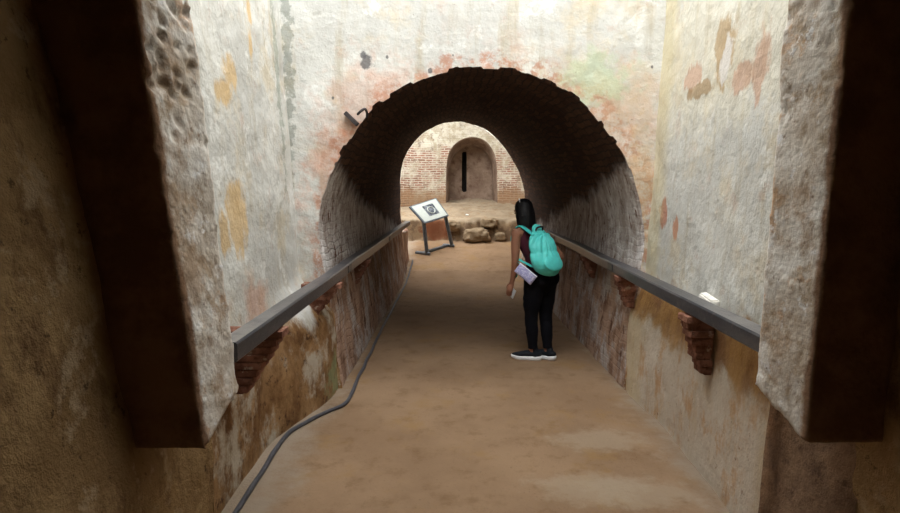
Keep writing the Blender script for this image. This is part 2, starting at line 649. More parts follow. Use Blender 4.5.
def make_niche_mat():
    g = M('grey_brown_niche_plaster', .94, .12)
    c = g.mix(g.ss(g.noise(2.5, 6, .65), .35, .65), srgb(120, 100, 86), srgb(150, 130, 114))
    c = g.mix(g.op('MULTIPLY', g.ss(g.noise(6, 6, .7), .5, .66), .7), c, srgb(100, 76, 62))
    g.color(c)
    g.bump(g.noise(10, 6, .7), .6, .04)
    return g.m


mat_niche = make_niche_mat()
mat_void = flat_mat('painted_slit_shade', (.03, .025, .022, 1), .95)  # near-black colour paints the shade inside the slit
mat_brickunit = None


def make_brick_mat():
    g = M('old_red_brick', .93, .12)
    c = g.mix(g.ss(g.noise(7, 5, .7), .35, .65), srgb(112, 74, 60), srgb(148, 106, 88))
    c = g.mix(g.op('MULTIPLY', g.ss(g.noise(20, 5, .7), .52, .64), .7), c, srgb(96, 62, 48))
    c = g.mix(g.op('MULTIPLY', g.ss(g.noise(14, 5, .7, off=(5, 5, 5)), .58, .66), .6), c, srgb(190, 176, 160))
    g.color(c)
    g.bump(g.noise(30, 5, .7), .6, .02)
    return g.m


mat_brickunit = make_brick_mat()


def make_soot_brick():
    g = M('sooty_voussoir_brick', .95, .1)
    c = g.mix(g.ss(g.noise(8, 5, .7), .35, .65), srgb(84, 54, 42), srgb(120, 78, 58))
    c = g.mix(g.op('MULTIPLY', g.ss(g.noise(18, 5, .7), .5, .64), .7), c, srgb(66, 46, 38))
    g.color(c)
    g.bump(g.noise(30, 5, .7), .6, .02)
    return g.m


mat_soot = make_soot_brick()

# ---- floor
bm = grid_bm(lambda u, v: Vector((-3.6 + 7.6 * u, -4.2 + 18.6 * v, ground(-3.6 + 7.6 * u, -4.2 + 18.6 * v))), 110, 260)
structure(link_mesh('floor', bm, mat_floor))

# ---- court walls
TOP = 7.0
def ease(t):
    t = max(0.0, min(1.0, t))
    return t * t * (3 - 2 * t)
def court(fn, y0):
    def f(u, v):
        z = -.1 + v * (TOP + .1)
        ys = y0 + (2.25 - y0) * ease((z - 1.2) / .4)
        y = ys + u * (YA + .05 - ys)
        return Vector((fn(y, z), y, z))
    return f
bm = grid_bm(court(xl, 2.72), 70, 190,
             disp=lambda p: .022 * fbm(p, 2.2, 3) + .003 * fbm(p, 9, 2))
structure(link_mesh('wall_left', bm, mat_left))
bm = grid_bm(court(xr, 2.74), 70, 190,
             disp=lambda p: .018 * fbm(p, 2.2, 3) + .003 * fbm(p, 9, 2))
structure(link_mesh('wall_right', bm, mat_right))

# ---- vault outlines, read where the photograph shows them
mouth_px = [(318, 235), (318.5, 215), (322, 198), (333, 168), (354, 133), (371, 110), (396, 93), (427, 77), (460, 70), (490, 68), (518, 71), (540, 79), (567, 91), (591, 111), (608, 134), (624, 154), (636, 185), (643, 216), (645, 245)]
inner_px = [(401.5, 227), (400.5, 200), (400.8, 176), (404.9, 156.8), (418, 137.8), (432.6, 127.5), (448.7, 122.3), (467.7, 123.2), (488.2, 131.9), (505.7, 149.5), (517.4, 168.5), (524, 189), (526, 215)]
def outline(pxs, y, fl, fr):
    p = [on_y(a, b, y) for a, b in pxs]
    p = smooth_path([(q.x, y, q.z) for q in p], 5)
    lo = [Vector((fl, y, -.15))] + [Vector((fl + (p[0].x - fl) * t, y, p[0].z * t)) for t in (.02, .35, .7)]
    hi = [Vector((fr + (p[-1].x - fr) * t, y, p[-1].z * t)) for t in (.7, .35, .02)] + [Vector((fr, y, -.15))]
    return resample(lo + p + hi, 120)
MO = outline(mouth_px, YA, -.99, 1.41)
IN = outline(inner_px, YB, -.97, 1.20)
NV = 150
def vault_pt(u, v):
    i = min(119, int(v * 120)); t = v * 120 - i
    a = MO[i].lerp(MO[i + 1], t) if i < 120 else MO[120]
    b = IN[i].lerp(IN[i + 1], t) if i < 120 else IN[120]
    if u < 1.5 / 130:
        c = Vector((.2, 0, min(a.z, 1.2)))
        d = (Vector((a.x, 0, a.z)) - c).normalized()
        p = a + d * (.22 if u < .5 / 130 else 0.0)
        p.y = YA + .035
        return p
    return a.lerp(b, u)
LEN = sum((a - b).length for a, b in zip(MO, MO[1:]))
def jag(p):
    d = .018 * fbm(p, 2.0) + .012 * fbm(p, 11, 3)
    return d
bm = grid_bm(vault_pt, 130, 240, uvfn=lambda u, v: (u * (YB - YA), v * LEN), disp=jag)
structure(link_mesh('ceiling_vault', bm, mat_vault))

def star_wall(name, outl, ctr, rect, y, mat, rings=14, disp=.02, jagged=0.0, zmap=None):
    """wall in the plane y with a hole; rect = x0,x1,z0,z1"""
    x0, x1, z0, z1 = rect
    outer = []
    for p in outl:
        d = Vector((p.x - ctr[0], p.z - ctr[1]))
        ts = []
        if d.x > 1e-6: ts.append((x1 - ctr[0]) / d.x)
        if d.x < -1e-6: ts.append((x0 - ctr[0]) / d.x)
        if d.y > 1e-6: ts.append((z1 - ctr[1]) / d.y)
        if d.y < -1e-6: ts.append((z0 - ctr[1]) / d.y)
        t = max(1.0, min(ts))
        outer.append(Vector((ctr[0] + d.x * t, y, ctr[1] + d.y * t)))
    # keep the rectangle's upper corners
    for cx_, cz_ in ((x0, z1), (x1, z1)):
        k = min(range(len(outer)), key=lambda i: (outer[i].x - cx_) ** 2 + (outer[i].z - cz_) ** 2)
        outer[k] = Vector((cx_, y, cz_))
    n = len(outl) - 1
    def fn(u, v):
        i = min(n, int(round(u * n)))
        a = outl[i].copy()
        if jagged:
            c = Vector((ctr[0], y, a.z if a.z < 1.3 else 1.3))
            d = (a - c).normalized()
            up = max(0.25, min(1.0, (a.z - 1.5) / .8))
            q = teeth[i]
            a += d * (jagged * up * q - .006)
        return a.lerp(outer[i], v ** 1.5)
    def dd(p):
        return disp * fbm(p, 2.0) + disp * .5 * fbm(p, 8)
    return link_mesh(name, grid_bm(fn, n, rings, disp=dd), mat)

MOF = resample(MO, 420)
teeth, _k = [], 0
while len(teeth) < 430:                      # broken plaster edge, notched brick by brick
    teeth += [random.choice((0, .15, .35, .7, 1.0)) * random.uniform(.6, 1)] * random.choice((2, 3, 4, 5, 6))
structure(star_wall('wall_end', MOF, (.2, -.2), (-1.75, 1.95, -.2, TOP), YA, mat_arch, rings=30, disp=.016, jagged=.036))
INF = resample(IN, 160)
structure(star_wall('wall_rotunda_front', INF, (.1, -.2), (-2.3, 3.0, -.2, 4.7), YB + .02, mat_far, rings=16, disp=.02))

# ---- the two hanging door piers
def line_pt(pa, pb, z):
    t = (z - pa.z) / (pb.z - pa.z)
    return pa.lerp(pb, t)
def pier(name, fb, ft, bb, bt, xo):
    A0, A1 = on_y(*fb, YP0), on_y(*ft, YP0)
    B0, B1 = on_y(*bb, YP1), on_y(*bt, YP1)
    ZT = 2.82
    A1, B1 = line_pt(A0, A1, ZT), line_pt(B0, B1, ZT)
    bm = bmesh.new()
    P = [A0, Vector((xo, YP0, A0.z)), Vector((xo, YP1, B0.z)), B0, A1, Vector((xo, YP0, ZT)), Vector((xo, YP1, ZT)), B1]
    V = [bm.verts.new(p) for p in P]
    for f in ((0, 1, 2, 3), (7, 6, 5, 4), (0, 4, 5, 1), (1, 5, 6, 2), (2, 6, 7, 3), (3, 7, 4, 0)):
        bm.faces.new([V[i] for i in f])
    bmesh.ops.recalc_face_normals(bm, faces=bm.faces)
    sgn = 1 if xo > 0 else -1
    def dd(p, n):
        h = .02 * fbm(p, 3) + .006 * fbm(p, 12)
        # crumbled honeycomb pits high on the reveal
        if n.x * sgn < -.4 and p.z > 1.55:
            w_ = mnoise.noise_vector(p * 7) * .35
            c = mnoise.voronoi(Vector((p.x * 9, p.y * 13, p.z * 11)) + w_)[0][0] + .25 * mnoise.noise(p * 30)
            a = max(0, min(1, (p.z - 1.75) * 3)) * (1.0 if sgn < 0 else .3)
            h -= .035 * a * max(0, 1 - c * 2.2)
        c = mnoise.voronoi(p * 26)[0][0]
        if mnoise.noise(p * 4) > .1:
            h += .006 * max(0, 1 - c * 2.5)
        return n * h
    return structure(remeshed(name, bm, .014, mat_pier, smooth_iter=3, disp=dd))
pier('wall_pier_left', (205, 450), (135, 0), (240, 390), (191, 0), -1.62)
pier('wall_pier_right', (805, 446), (850, 0), (755, 385), (786, 0), 1.95)

# ---- dark room the picture is taken from
def side_l(u, v):
    z = -.1 + 3.3 * v
    return Vector((-1.19 - .16 * max(0, z - .6), -4.2 + u * (2.74 + 4.2), z))
bm = grid_bm(side_l, 120, 60, disp=lambda p: .03 * fbm(p, 1.6) + .012 * fbm(p, 7))
structure(link_mesh('wall_near_left', bm, mat_brown))
bm = grid_bm(lambda u, v: Vector((1.57 + .03 * v, -4.2 + u * (2.30 + 4.2), -.1 + 3.3 * v)), 120, 60, disp=lambda p: .03 * fbm(p, 1.6) + .012 * fbm(p, 7))
structure(link_mesh('wall_near_right', bm, mat_brown))
# short return of the passage wall below the right pier
bm = grid_bm(lambda u, v: Vector((xr(2.8, v * 3.2) + .05 + u * .06, 2.95 - .7 * u, -.1 + 3.3 * v)), 24, 70, disp=lambda p: .02 * fbm(p, 3) + .01 * fbm(p, 9))
g = M('bare_grey_brown_stone', .95, .1)
c = g.mix(g.ss(g.noise(3, 6, .68), .35, .65), srgb(104, 82, 66), srgb(150, 124, 102))
c = g.mix(g.op('MULTIPLY', g.ss(g.noise(9, 6, .7), .52, .66), .7), c, srgb(80, 62, 52))
g.color(c)
g.bump(g.noise(10, 6, .72), .7, .05)
structure(link_mesh('wall_return_right', bm, g.m))
bm = grid_bm(lambda u, v: Vector((-1.18 - u * .9 - .17 * max(0, 3.3 * v - .6), 2.73 + .02 * u, -.1 + 3.3 * v)), 20, 60, disp=lambda p: .01 * fbm(p, 3))
structure(link_mesh('wall_return_left', bm, mat_brown))
bm = grid_bm(lambda u, v: Vector((-2.2 + 4.6 * u, -4.2 + 6.52 * v, 2.78)), 30, 40, disp=lambda p: .03 * fbm(p, 1.5))
structure(link_mesh('ceiling', bm, mat_brown))
bm = grid_bm(lambda u, v: Vector((-2.2 + 4.6 * u, -4.1, -.1 + 3.3 * v)), 20, 16, disp=lambda p: .03 * fbm(p, 1.5))
structure(link_mesh('wall_back', bm, mat_brown))
bm = grid_bm(lambda u, v: Vector((-2.2 + 4.6 * u, 2.28, 2.74 + 1.9 * v)), 30, 20, disp=lambda p: .015 * fbm(p, 2))  # unseen wall over the doorway, added to even out the court's skylight
structure(link_mesh('wall_unseen_lintel', bm, mat_left))

# ---- the round room beyond the vault
CX, CY, CR = .38, 13.8, 3.25
def cyl(s, z, r=CR):
    a = s / CR
    return Vector((CX + r * math.sin(a), CY + r * math.cos(a), z))
def s_of(px, py):
    """arc length and height where the pixel's ray meets the round wall"""
    d = ray(px, py)
    ox, oy = CAM_P.x - CX, CAM_P.y - CY
    A = d.x ** 2 + d.y ** 2
    B = 2 * (ox * d.x + oy * d.y)
    C = ox * ox + oy * oy - CR * CR
    t = (-B + math.sqrt(B * B - 4 * A * C)) / (2 * A)
    p = CAM_P + d * t
    return Vector((math.atan2(p.x - CX, p.y - CY) * CR, 0, p.z))
npx = [(446, 196), (446, 180), (446.5, 166), (449, 153), (455, 144), (464, 138.5), (474, 137), (484, 140), (491, 147), (495.5, 157), (497, 170), (497.3, 184), (497.5, 198)]
no = [s_of(a, b) for a, b in npx]
no = [Vector((no[0].x, 0, .6))] + no + [Vector((no[-1].x, 0, .6))]
no = resample(smooth_path(no, 5), 90)
NC = (sum(p.x for p in no) / len(no), .6)
ZTOP = 4.7
S0, S1 = -CR * 2.36, CR * 2.36
def far_fn(u, v):
    n = len(no) - 1
    i = min(n, int(round(u * n)))
    a = no[i]
    d = Vector((a.x - NC[0], a.z - NC[1]))
    ts = []
    if d.x > 1e-6: ts.append((S1 - NC[0]) / d.x)
    if d.x < -1e-6: ts.append((S0 - NC[0]) / d.x)
    if d.y > 1e-6: ts.append((ZTOP - NC[1]) / d.y)
    t = max(1, min(ts))
    s, z = NC[0] + d.x * t, NC[1] + d.y * t
    if abs(i - far_k[0]) == 0: s, z = S0, ZTOP
    if abs(i - far_k[1]) == 0: s, z = S1, ZTOP
    q = v ** 1.4
    return cyl(a.x + (s - a.x) * q, a.z + (z - a.z) * q)
def far_corner(sx):
    best, bi = 1e9, 0
    for i, a in enumerate(no):
        d = Vector((a.x - NC[0], a.z - NC[1]))
        if d.length < 1e-6: continue
        w = Vector((sx - NC[0], ZTOP - NC[1]))
        e = abs(math.atan2(d.y, d.x) - math.atan2(w.y, w.x))
        if e < best: best, bi = e, i
    return bi
far_k = (far_corner(S0), far_corner(S1))
def uv_of(p):
    return (math.atan2(p.x - CX, p.y - CY) * CR, p.z)
bm = grid_bm(far_fn, len(no) - 1, 60, uvfn=lambda u, v: uv_of(far_fn(u, v)), disp=lambda p: .03 * fbm(p, 2.5) + .012 * fbm(p, 9))
structure(link_mesh('wall_rotunda', bm, mat_far))
# low side pieces of the round room, below the fan's lowest ray
for nm, sg in (('left', -1), ('right', 1)):
    s_in = no[0].x if sg < 0 else no[-1].x
    s_out = S0 if sg < 0 else S1
    bm = grid_bm(lambda u, v: cyl(s_in + (s_out - s_in) * u, -.2 + .82 * v), 40, 10)
    structure(link_mesh('wall_rotunda_foot_' + nm, bm, mat_far))
# recessed niche with an arrow slit
ND = 1.0
def niche_pt(u, v):
    n = len(no) - 1
    i = min(n, int(round(v * n)))
    a = no[i]
    p = cyl(a.x, a.z)
    m = cyl(NC[0], a.z)
    if u < .5 / 14:
        e = (p - cyl(NC[0], 1.4)) * 1.12 + cyl(NC[0], 1.4)
        return Vector((e.x, p.y + .06, e.z))
    k = 1 - .12 * u
    q = Vector((m.x + (p.x - m.x) * k, p.y + (CY + CR + ND - p.y) * u, 1.0 + (p.z - 1.0) * (1 - .1 * u)))
    return q
bm = grid_bm(niche_pt, 14, len(no) - 1, disp=lambda p: .015 * fbm(p, 4))
structure(link_mesh('wall_niche', bm, mat_niche))
back = [niche_pt(1, i / (len(no) - 1)) for i in range(len(no))]
yb = back[0].y
sl0, sl1 = on_y(462.5, 192, yb), on_y(466, 152, yb)
sc_ = (sl0 + sl1) / 2
hw, hh = abs(sl1.x - sl0.x) / 2 + .02, abs(sl1.z - sl0.z) / 2
bc_ = sum(back, Vector()) / len(back)
back = [bc_ + (p - bc_) * 1.08 - Vector((0, .03, 0)) for p in back]
yb -= .03
loop = back + [back[-1].lerp(back[0], t / 10) for t in range(1, 10)]
def slit_pt(p):
    d = Vector((p.x - sc_.x, p.z - sc_.z))
    t = min(hw / max(abs(d.x), 1e-6), hh / max(abs(d.y), 1e-6))
    return Vector((sc_.x + d.x * t, yb, sc_.z + d.y * t))
L2 = loop + [loop[0]]
bm = grid_bm(lambda u, v: L2[min(len(L2) - 1, int(round(u * (len(L2) - 1))))].lerp(slit_pt(L2[min(len(L2) - 1, int(round(u * (len(L2) - 1))))]), v), len(L2) - 1, 8)
structure(link_mesh('wall_niche_back', bm, mat_niche))
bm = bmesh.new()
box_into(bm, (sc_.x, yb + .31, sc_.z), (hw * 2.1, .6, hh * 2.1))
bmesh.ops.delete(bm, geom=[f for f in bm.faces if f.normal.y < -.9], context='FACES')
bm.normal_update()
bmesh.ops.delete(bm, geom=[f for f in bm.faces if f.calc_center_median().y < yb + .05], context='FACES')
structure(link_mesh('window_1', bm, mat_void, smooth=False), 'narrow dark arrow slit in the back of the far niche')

bm = grid_bm(lambda u, v: Vector((-3.2 + 7.2 * u, 11.3 + 6.6 * v, 4.7)), 36, 33)  # unseen roof, added with a hole to cut and steer the daylight
bmesh.ops.delete(bm, geom=[f for f in bm.faces if -2.8 < f.calc_center_median().x < .4 and 11.9 < f.calc_center_median().y < 15.8], context='FACES')
structure(link_mesh('ceiling_rotunda_unseen', bm, mat_far))

# broken stub of the passage wall standing past the vault
def stub(u, v):
    a = 2 * PI * u
    x = -1.17 + .16 * math.copysign(abs(math.cos(a)) ** .5, math.cos(a))
    y = 11.98 + .42 * math.copysign(abs(math.sin(a)) ** .5, math.sin(a))
    k = 1 - max(0, v - .92) / .08 * .95
    z = -.05 + min(v, .92) / .92 * (.90 - .10 * fbm((x * 4, y * 4, 0), 1.5))
    return Vector((-1.17 + (x + 1.17) * k, 11.98 + (y - 11.98) * k, z + .01 * max(0, v - .92)))
g = M('pinkish_crumbling_plaster', .94, .12)
c = g.mix(g.ss(g.noise(5, 6, .7, st=(1, 1, .3)), .38, .62), srgb(146, 108, 88), srgb(204, 180, 162))
g.color(c)
g.bump(g.noise(9, 6, .7, st=(1, 1, .4)), .8, .05)
structure(link_mesh('wall_stub', grid_bm(stub, 60, 30, disp=lambda p: .05 * fbm((p.x, p.y, p.z * .4), 6)), g.m))

# ---- earth bank at the foot of the far wall
def bank_z(x, y):
    edge = 13.98 + .30 * fbm((x, 0, 5), 1.4) + .14 * fbm((x, 0, 9), 5)
    t = (y - edge - .12 * fbm((x, y, 11), 4)) / .34
    low = ground(x, y) - .06
    top = .93 + .11 * (y - 14.2) + .10 * fbm((x, y, 1), 1.5) + .05 * fbm((x, y, 7), 6)
    t = max(0, min(1, t))
    t = t * t * (3 - 2 * t)
    return low + (top - low) * t + .03 * fbm((x, y, 2), 5) * (1 if 0 < t < 1 else .4)
bm = grid_bm(lambda u, v: Vector((-2.9 + 6.6 * u, 13.85 + 4.4 * v ** 1.6, bank_z(-2.9 + 6.6 * u, 13.85 + 4.4 * v ** 1.6))), 130, 90)
def make_bank_mat():
    g = M('earth_bank', .97, .08)
    c = g.mix(g.ss(g.noise(1.5, 6, .65), .35, .65), srgb(138, 122, 102), srgb(158, 142, 120))
    c = g.mix(g.op('MULTIPLY', g.ss(g.noise(5, 6, .7), .5, .66), .6), c, srgb(132, 104, 74))
    geo = g.t.nodes.new('ShaderNodeNewGeometry')
    sp = g.t.nodes.new('ShaderNodeSeparateXYZ')
    g.L(geo.outputs['Normal'], sp.inputs[0])
    steep = g.ss(g.op('ABSOLUTE', sp.outputs[2]), .75, .45)
    rk = g.mix(g.ss(g.noise(4, 6, .7, off=(1, 2, 3)), .42, .6), srgb(98, 78, 60), srgb(128, 106, 82))
    c = g.mix(steep, c, rk)
    c = g.mix(g.op('MULTIPLY', g.blob(on_y(437, 229, 14.1), (.36, .5, .28), .4, 6, .2), .8), c, srgb(104, 58, 36))
    g.color(c)
    g.bump(g.noise(7, 7, .75), .7, .05)
    return g.m
mat_bank = make_bank_mat()
structure(link_mesh('ground_bank', bm, mat_bank))
#PART2
# ================================================================ the things in the place
mat_rail = None
def make_rail_mat():
    g = M('grey_weathered_rail', .3, .5)
    c = g.mix(g.ss(g.noise(5, 6, .7, st=(2, .35, 2)), .38, .62), srgb(58, 59, 64), srgb(80, 78, 80))
    c = g.mix(g.op('MULTIPLY', g.ss(g.noise(16, 6, .7), .55, .68), .6), c, srgb(104, 96, 92))
    # dust lying on the upper face
    geo = g.t.nodes.new('ShaderNodeNewGeometry')
    sp = g.t.nodes.new('ShaderNodeSeparateXYZ')
    g.L(geo.outputs['Normal'], sp.inputs[0])
    up = g.op('MULTIPLY', g.ss(sp.outputs[2], .7, .95), g.op('MULTIPLY', g.ss(g.noise(5, 6, .7, off=(1, 1, 1)), .3, .6), g.ss(g.op('ADD', g.axis(1), 2.5), 6.5, 4.8)))
    c = g.mix(g.op('MULTIPLY', up, .5), c, srgb(158, 154, 150))
    g.color(c)
    g.bump(g.noise(24, 5, .7, st=(2, .4, 2)), .25, .01)
    return g.m
mat_rail = make_rail_mat()
mat_steel = flat_mat('dull_dark_steel', srgb(74, 78, 84), .4, .5, .6)

def beam(name, x0, x1, z0, z1, y0, y1, parent, n=40, amp=.006, seed=0):
    """square bar along y with slightly wandering, eased edges"""
    bm = bmesh.new()
    b = .009
    prof = [(x0 + b, z0), (x1 - b, z0), (x1, z0 + b), (x1, z1 - b), (x1 - b, z1), (x0 + b, z1), (x0, z1 - b), (x0, z0 + b)]
    rings = []
    for i in range(n + 1):
        y = y0 + (y1 - y0) * i / n
        dx, dz = amp * mnoise.noise(Vector((y * .8, seed, 0))), amp * mnoise.noise(Vector((y * .8, seed + 5, 2)))
        rings.append([bm.verts.new((px + dx, y, pz + dz)) for px, pz in prof])
    for r0, r1 in zip(rings, rings[1:]):
        for k in range(8):
            bm.faces.new((r0[k], r0[(k + 1) % 8], r1[(k + 1) % 8], r1[k]))
    bm.faces.new(list(reversed(rings[0])))
    bm.faces.new(rings[-1])
    bmesh.ops.recalc_face_normals(bm, faces=bm.faces)
    return link_mesh(name, bm, mat_rail, parent, smooth=False)

RL = (-1.05, -.95, .957, 1.045)
RR = (1.33, 1.44, .977, 1.06)
for nm, (x0, x1, z0, z1), (y0, y1), lab, seed in (
        ('handrail', RL, (2.51, 11.9), 'long grey square handrail on the side of the cable, ending at the tilted information board', 0),
        ('handrail', RR, (2.51, 12.2), 'long grey square handrail on the side the person walks along', 9)):
    t = thing(nm, lab, 'handrail', ((x0 + x1) / 2, y0, 0))
    def loc(o):
        o.location = -Vector(t.location)
        return o
    xm = (x0 + x1) / 2
    joints = [y0, y0 + 2.7, y0 + 5.8, y1]
    for a, b in zip(joints, joints[1:]):
        loc(beam('rail', x0, x1, z0, z1, a + .002, b - .002, t, n=18, seed=seed))
    sgn = -1 if x0 < 0 else 1
    for yj in joints[1:-1]:                  # steel fish plates over the joints
        bm = bmesh.new()
        xi = x1 if sgn < 0 else x0
        box_into(bm, (xi - sgn * .003, yj, (z0 + z1) / 2), (.006, .16, .06), bevel=.002)
        loc(link_mesh('joint_plate', bm, mat_steel, t, smooth=False))

# ---- stepped brick corbels that carry the handrails
def corbel(y, side, lab, n=8, root=.30):
    if side < 0:
        wall, tip, zt = xl(y, .9) + .035 if y < 4.9 else -1.13, RL[1] + .02, RL[2] - .004
    else:
        wall, tip, zt = xr(y, .9) - .03 if y < 4.9 else 1.47, RR[0] - .02, RR[2] - .004
    h = .043
    bm = bmesh.new()
    for k in range(n):
        f = 1 - k / n
        reach = abs(tip - wall) * (root + (1 - root) * f)
        x_end = wall - side * reach
        cx_ = (wall + x_end) / 2
        w = abs(x_end - wall)
        zc = zt - h * (k + .5)
        box_into(bm, (cx_ + random.uniform(-.006, .006), y + random.uniform(-.008, .008), zc), (w, .13 + random.uniform(-.015, .01), h - .004), bevel=.007)
        # crumbly mortar between the courses
        box_into(bm, (cx_ + side * .012, y, zc - h / 2), (w - .024, .11, .012))
    for v in bm.verts:
        v.co += Vector((fbm(v.co, 22), fbm(v.co + Vector((9, 0, 0)), 22), 0)) * .008
    o = link_mesh('brick_corbel', bm, mat_brickunit, smooth=False)
    tag(o, lab, 'bracket', 'brick corbels under the handrails')
corbel(3.16, -1, 'stepped brick corbel under the cable-side handrail, partly behind the pier')
corbel(4.70, -1, 'stepped brick corbel under the cable-side handrail, at the mouth of the vault', 6)
corbel(6.3, -1, 'stepped brick corbel under the cable-side handrail, inside the dark vault', 6)
corbel(3.46, 1, 'large dark red stepped brick corbel under the handrail, below the white plaster chip')
corbel(4.98, 1, 'stepped brick corbel under the handrail opposite the cable, at the vault mouth', 6)
corbel(6.35, 1, 'smaller stepped brick corbel under the handrail opposite the cable, just behind the person', 5)

# ---- white chip wedged behind the handrail
P = on_x(708, 293, 1.475)
bm = bmesh.new()
vs = [Vector(p) for p in ((-.03, -.10, -.05), (.04, -.10, -.05), (.04, .12, -.05), (-.03, .12, -.05), (-.02, -.08, .012), (.035, -.09, .018), (.035, .10, .035), (-.015, .09, .03))]
V = [bm.verts.new(v) for v in vs]
for f in ((3, 2, 1, 0), (4, 5, 6, 7), (0, 1, 5, 4), (1, 2, 6, 5), (2, 3, 7, 6), (3, 0, 4, 7)):
    bm.faces.new([V[i] for i in f])
bmesh.ops.bevel(bm, geom=list(bm.edges), offset=.008, segments=2, affect='EDGES')
o = link_mesh('plaster_chip', bm, flat_mat('white_plaster_lump', srgb(226, 222, 214), .9, .2), smooth=False)
o.location = (1.475, P.y, 1.045)
tag(o, 'small white plaster chip lodged between the handrail and the pale wall', 'chip')

# ---- cable lying along the wall foot
pts = [(196, 545), (224, 511), (238, 500), (262, 470), (285, 438), (305, 424), (328, 413), (345, 406), (352, 394), (362, 372), (377, 340), (390, 312), (400, 290), (405, 280), (409, 271)]
cp = []
for px, py in pts:
    p = on_z(px, py, 0.0)
    cp.append(Vector((max(p.x, -.92 if p.y > 4.7 else -1.17), p.y, 0)))
q = smooth_path(cp, 10)
q = [Vector((p.x + .012 * mnoise.noise(p * 3), p.y, ground(p.x, p.y) + .014 + .004 * mnoise.noise(p * 5))) for p in q]
o = link_mesh('cable', tube_bm(q, [.0145 + .003 * mnoise.noise(p * 7) for p in q], 10), flat_mat('grey_rubber_cable', srgb(74, 74, 80), .55, .4))
tag(o, 'thick dark grey cable snaking over the earth floor along the wall foot', 'cable')

# ---- old iron in the plaster by the arch
mat_iron = flat_mat('dark_rusty_iron', srgb(70, 64, 64), .7, .4, .3)
a, b = on_y(345, 112.5, YA - .05), on_y(358, 125, YA - .02)
d = (b - a)
bm = bmesh.new()
t = d.normalized(); nrm = Vector((-t.z, 0, t.x))
m = Matrix(((t.x, 0, nrm.x, 0), (0, 1, 0, 0), (t.z, 0, nrm.z, 0), (0, 0, 0, 1)))
box_into(bm, (0, 0, 0), (d.length, .06, .035), m, bevel=.006)
o = link_mesh('iron_cramp', bm, mat_iron, smooth=False)
o.location = (a + b) / 2
tag(o, 'flat grey iron bar sticking out of the plaster beside the arch', 'iron bar')
hp = [on_y(x, y, YA - dy) for x, y, dy in ((367, 117, -.02), (367, 113, .05), (365, 109, .09), (361, 111, .10), (358, 114, .09))]
c0 = hp[0].copy()
o = link_mesh('iron_hook', tube_bm([p - c0 for p in smooth_path(hp, 5)], .011, 8), mat_iron)
o.location = c0
tag(o, 'small black bent iron hook above the flat bar at the arch edge', 'hook')

# ---- tilted information board on a steel stand
mat_frame = flat_mat('dark_grey_stand_steel', srgb(98, 108, 120), .4, .5, .2)
mat_sheet = flat_mat('white_printed_sheet', srgb(194, 200, 194), .5, .4, var=.03)
def on_ground(px, py):
    d = ray(px, py)
    t = 2.0
    while t < 30:
        p = CAM_P + d * t
        if p.z < ground(p.x, p.y):
            return p
        t += .01
    return p
fa, fb = on_ground(427, 255), on_ground(452, 247)
base = (fa + fb) / 2
board = thing('information_board', 'low tilted white information board on a grey steel stand before the earth bank', 'sign', (base.x, base.y, min(fa.z, fb.z)))
B0 = Vector(board.location)
TL, TR, BR, BL = on_y(409.5, 206.5, fa.y + .12), on_y(436, 197.8, fb.y + .16), None, on_y(424.5, 223.2, fa.y - .05)
_n = (TR - TL).cross(BL - TL)
_d = ray(449, 215.4)
BR = CAM_P + _d * ((TL - CAM_P).dot(_n) / _d.dot(_n))      # the board is one plane
ctr = (TL + TR + BL + BR) / 4
ux = ((TR - TL) + (BR - BL)).normalized()
uy = ((TL - BL) + (TR - BR)).normalized()
nz = ux.cross(uy).normalized()
def slab(name, c00, c10, c11, c01, lift, th, mat, parent, inset=0.0):
    c = (c00 + c10 + c11 + c01) / 4
    bm = bmesh.new()
    lo = [c + (p - c) * (1 - inset) + nz * lift for p in (c00, c10, c11, c01)]
    V = [bm.verts.new(p - B0) for p in lo] + [bm.verts.new(p + nz * th - B0) for p in lo]
    for f in ((3, 2, 1, 0), (4, 5, 6, 7), (0, 1, 5, 4), (1, 2, 6, 5), (2, 3, 7, 6), (3, 0, 4, 7)):
        bm.faces.new([V[i] for i in f])
    return link_mesh(name, bm, mat, parent, smooth=False)
pan = slab('panel', BL, BR, TR, TL, -.035, .033, mat_frame, board)
sheet = slab('printed_sheet', BL, BR, TR, TL, -.001, .005, mat_sheet, board, .09)
sheet['label'] = 'white printed sheet'
def bl(u, v):
    return BL.lerp(BR, u).lerp(TL.lerp(TR, u), v)
g = M('printed_grey_picture', .5, .4)
nn = g.noise(9, 5, .7)
g.color(g.mix(g.ss(nn, .4, .6), srgb(46, 52, 64), srgb(120, 126, 134)))
pic = slab('picture', bl(.34, .24), bl(.74, .24), bl(.74, .80), bl(.34, .80), .005, .002, g.m, sheet)
# pale loop printed across the picture
bm = bmesh.new()
lp = [bl(.54 + .12 * math.cos(a), .50 + .17 * math.sin(a)) + nz * .0075 - B0 for a in [k * 2 * PI / 24 for k in range(25)]]
tube_bm(lp, .012, 6, bm)
link_mesh('picture_mark', bm, mat_sheet, sheet)
mat_grey = flat_mat('grey_print', srgb(150, 152, 150), .5)
def post(name, a, b, r=.042):
    return link_mesh(name, tube_bm([a - B0, (a + b) / 2 - B0, b - B0], r, 10), mat_frame, board)
ga = Vector((fa.x, fa.y, ground(fa.x, fa.y) + .03)); gb = Vector((fb.x, fb.y, ground(fb.x, fb.y) + .03))
post('leg', ga, bl(.08, .12) - nz * .05)
post('leg', gb, bl(.95, .12) - nz * .05)
back_dir = Vector((uy.x, uy.y, 0)).normalized()
post('base_bar', ga + back_dir * .12 + (gb - ga) * .0, gb + back_dir * .12, .036)
post('foot_bar', ga - back_dir * .05, ga + back_dir * .28, .038)
post('foot_bar', gb - back_dir * .03, gb + back_dir * .22, .038)

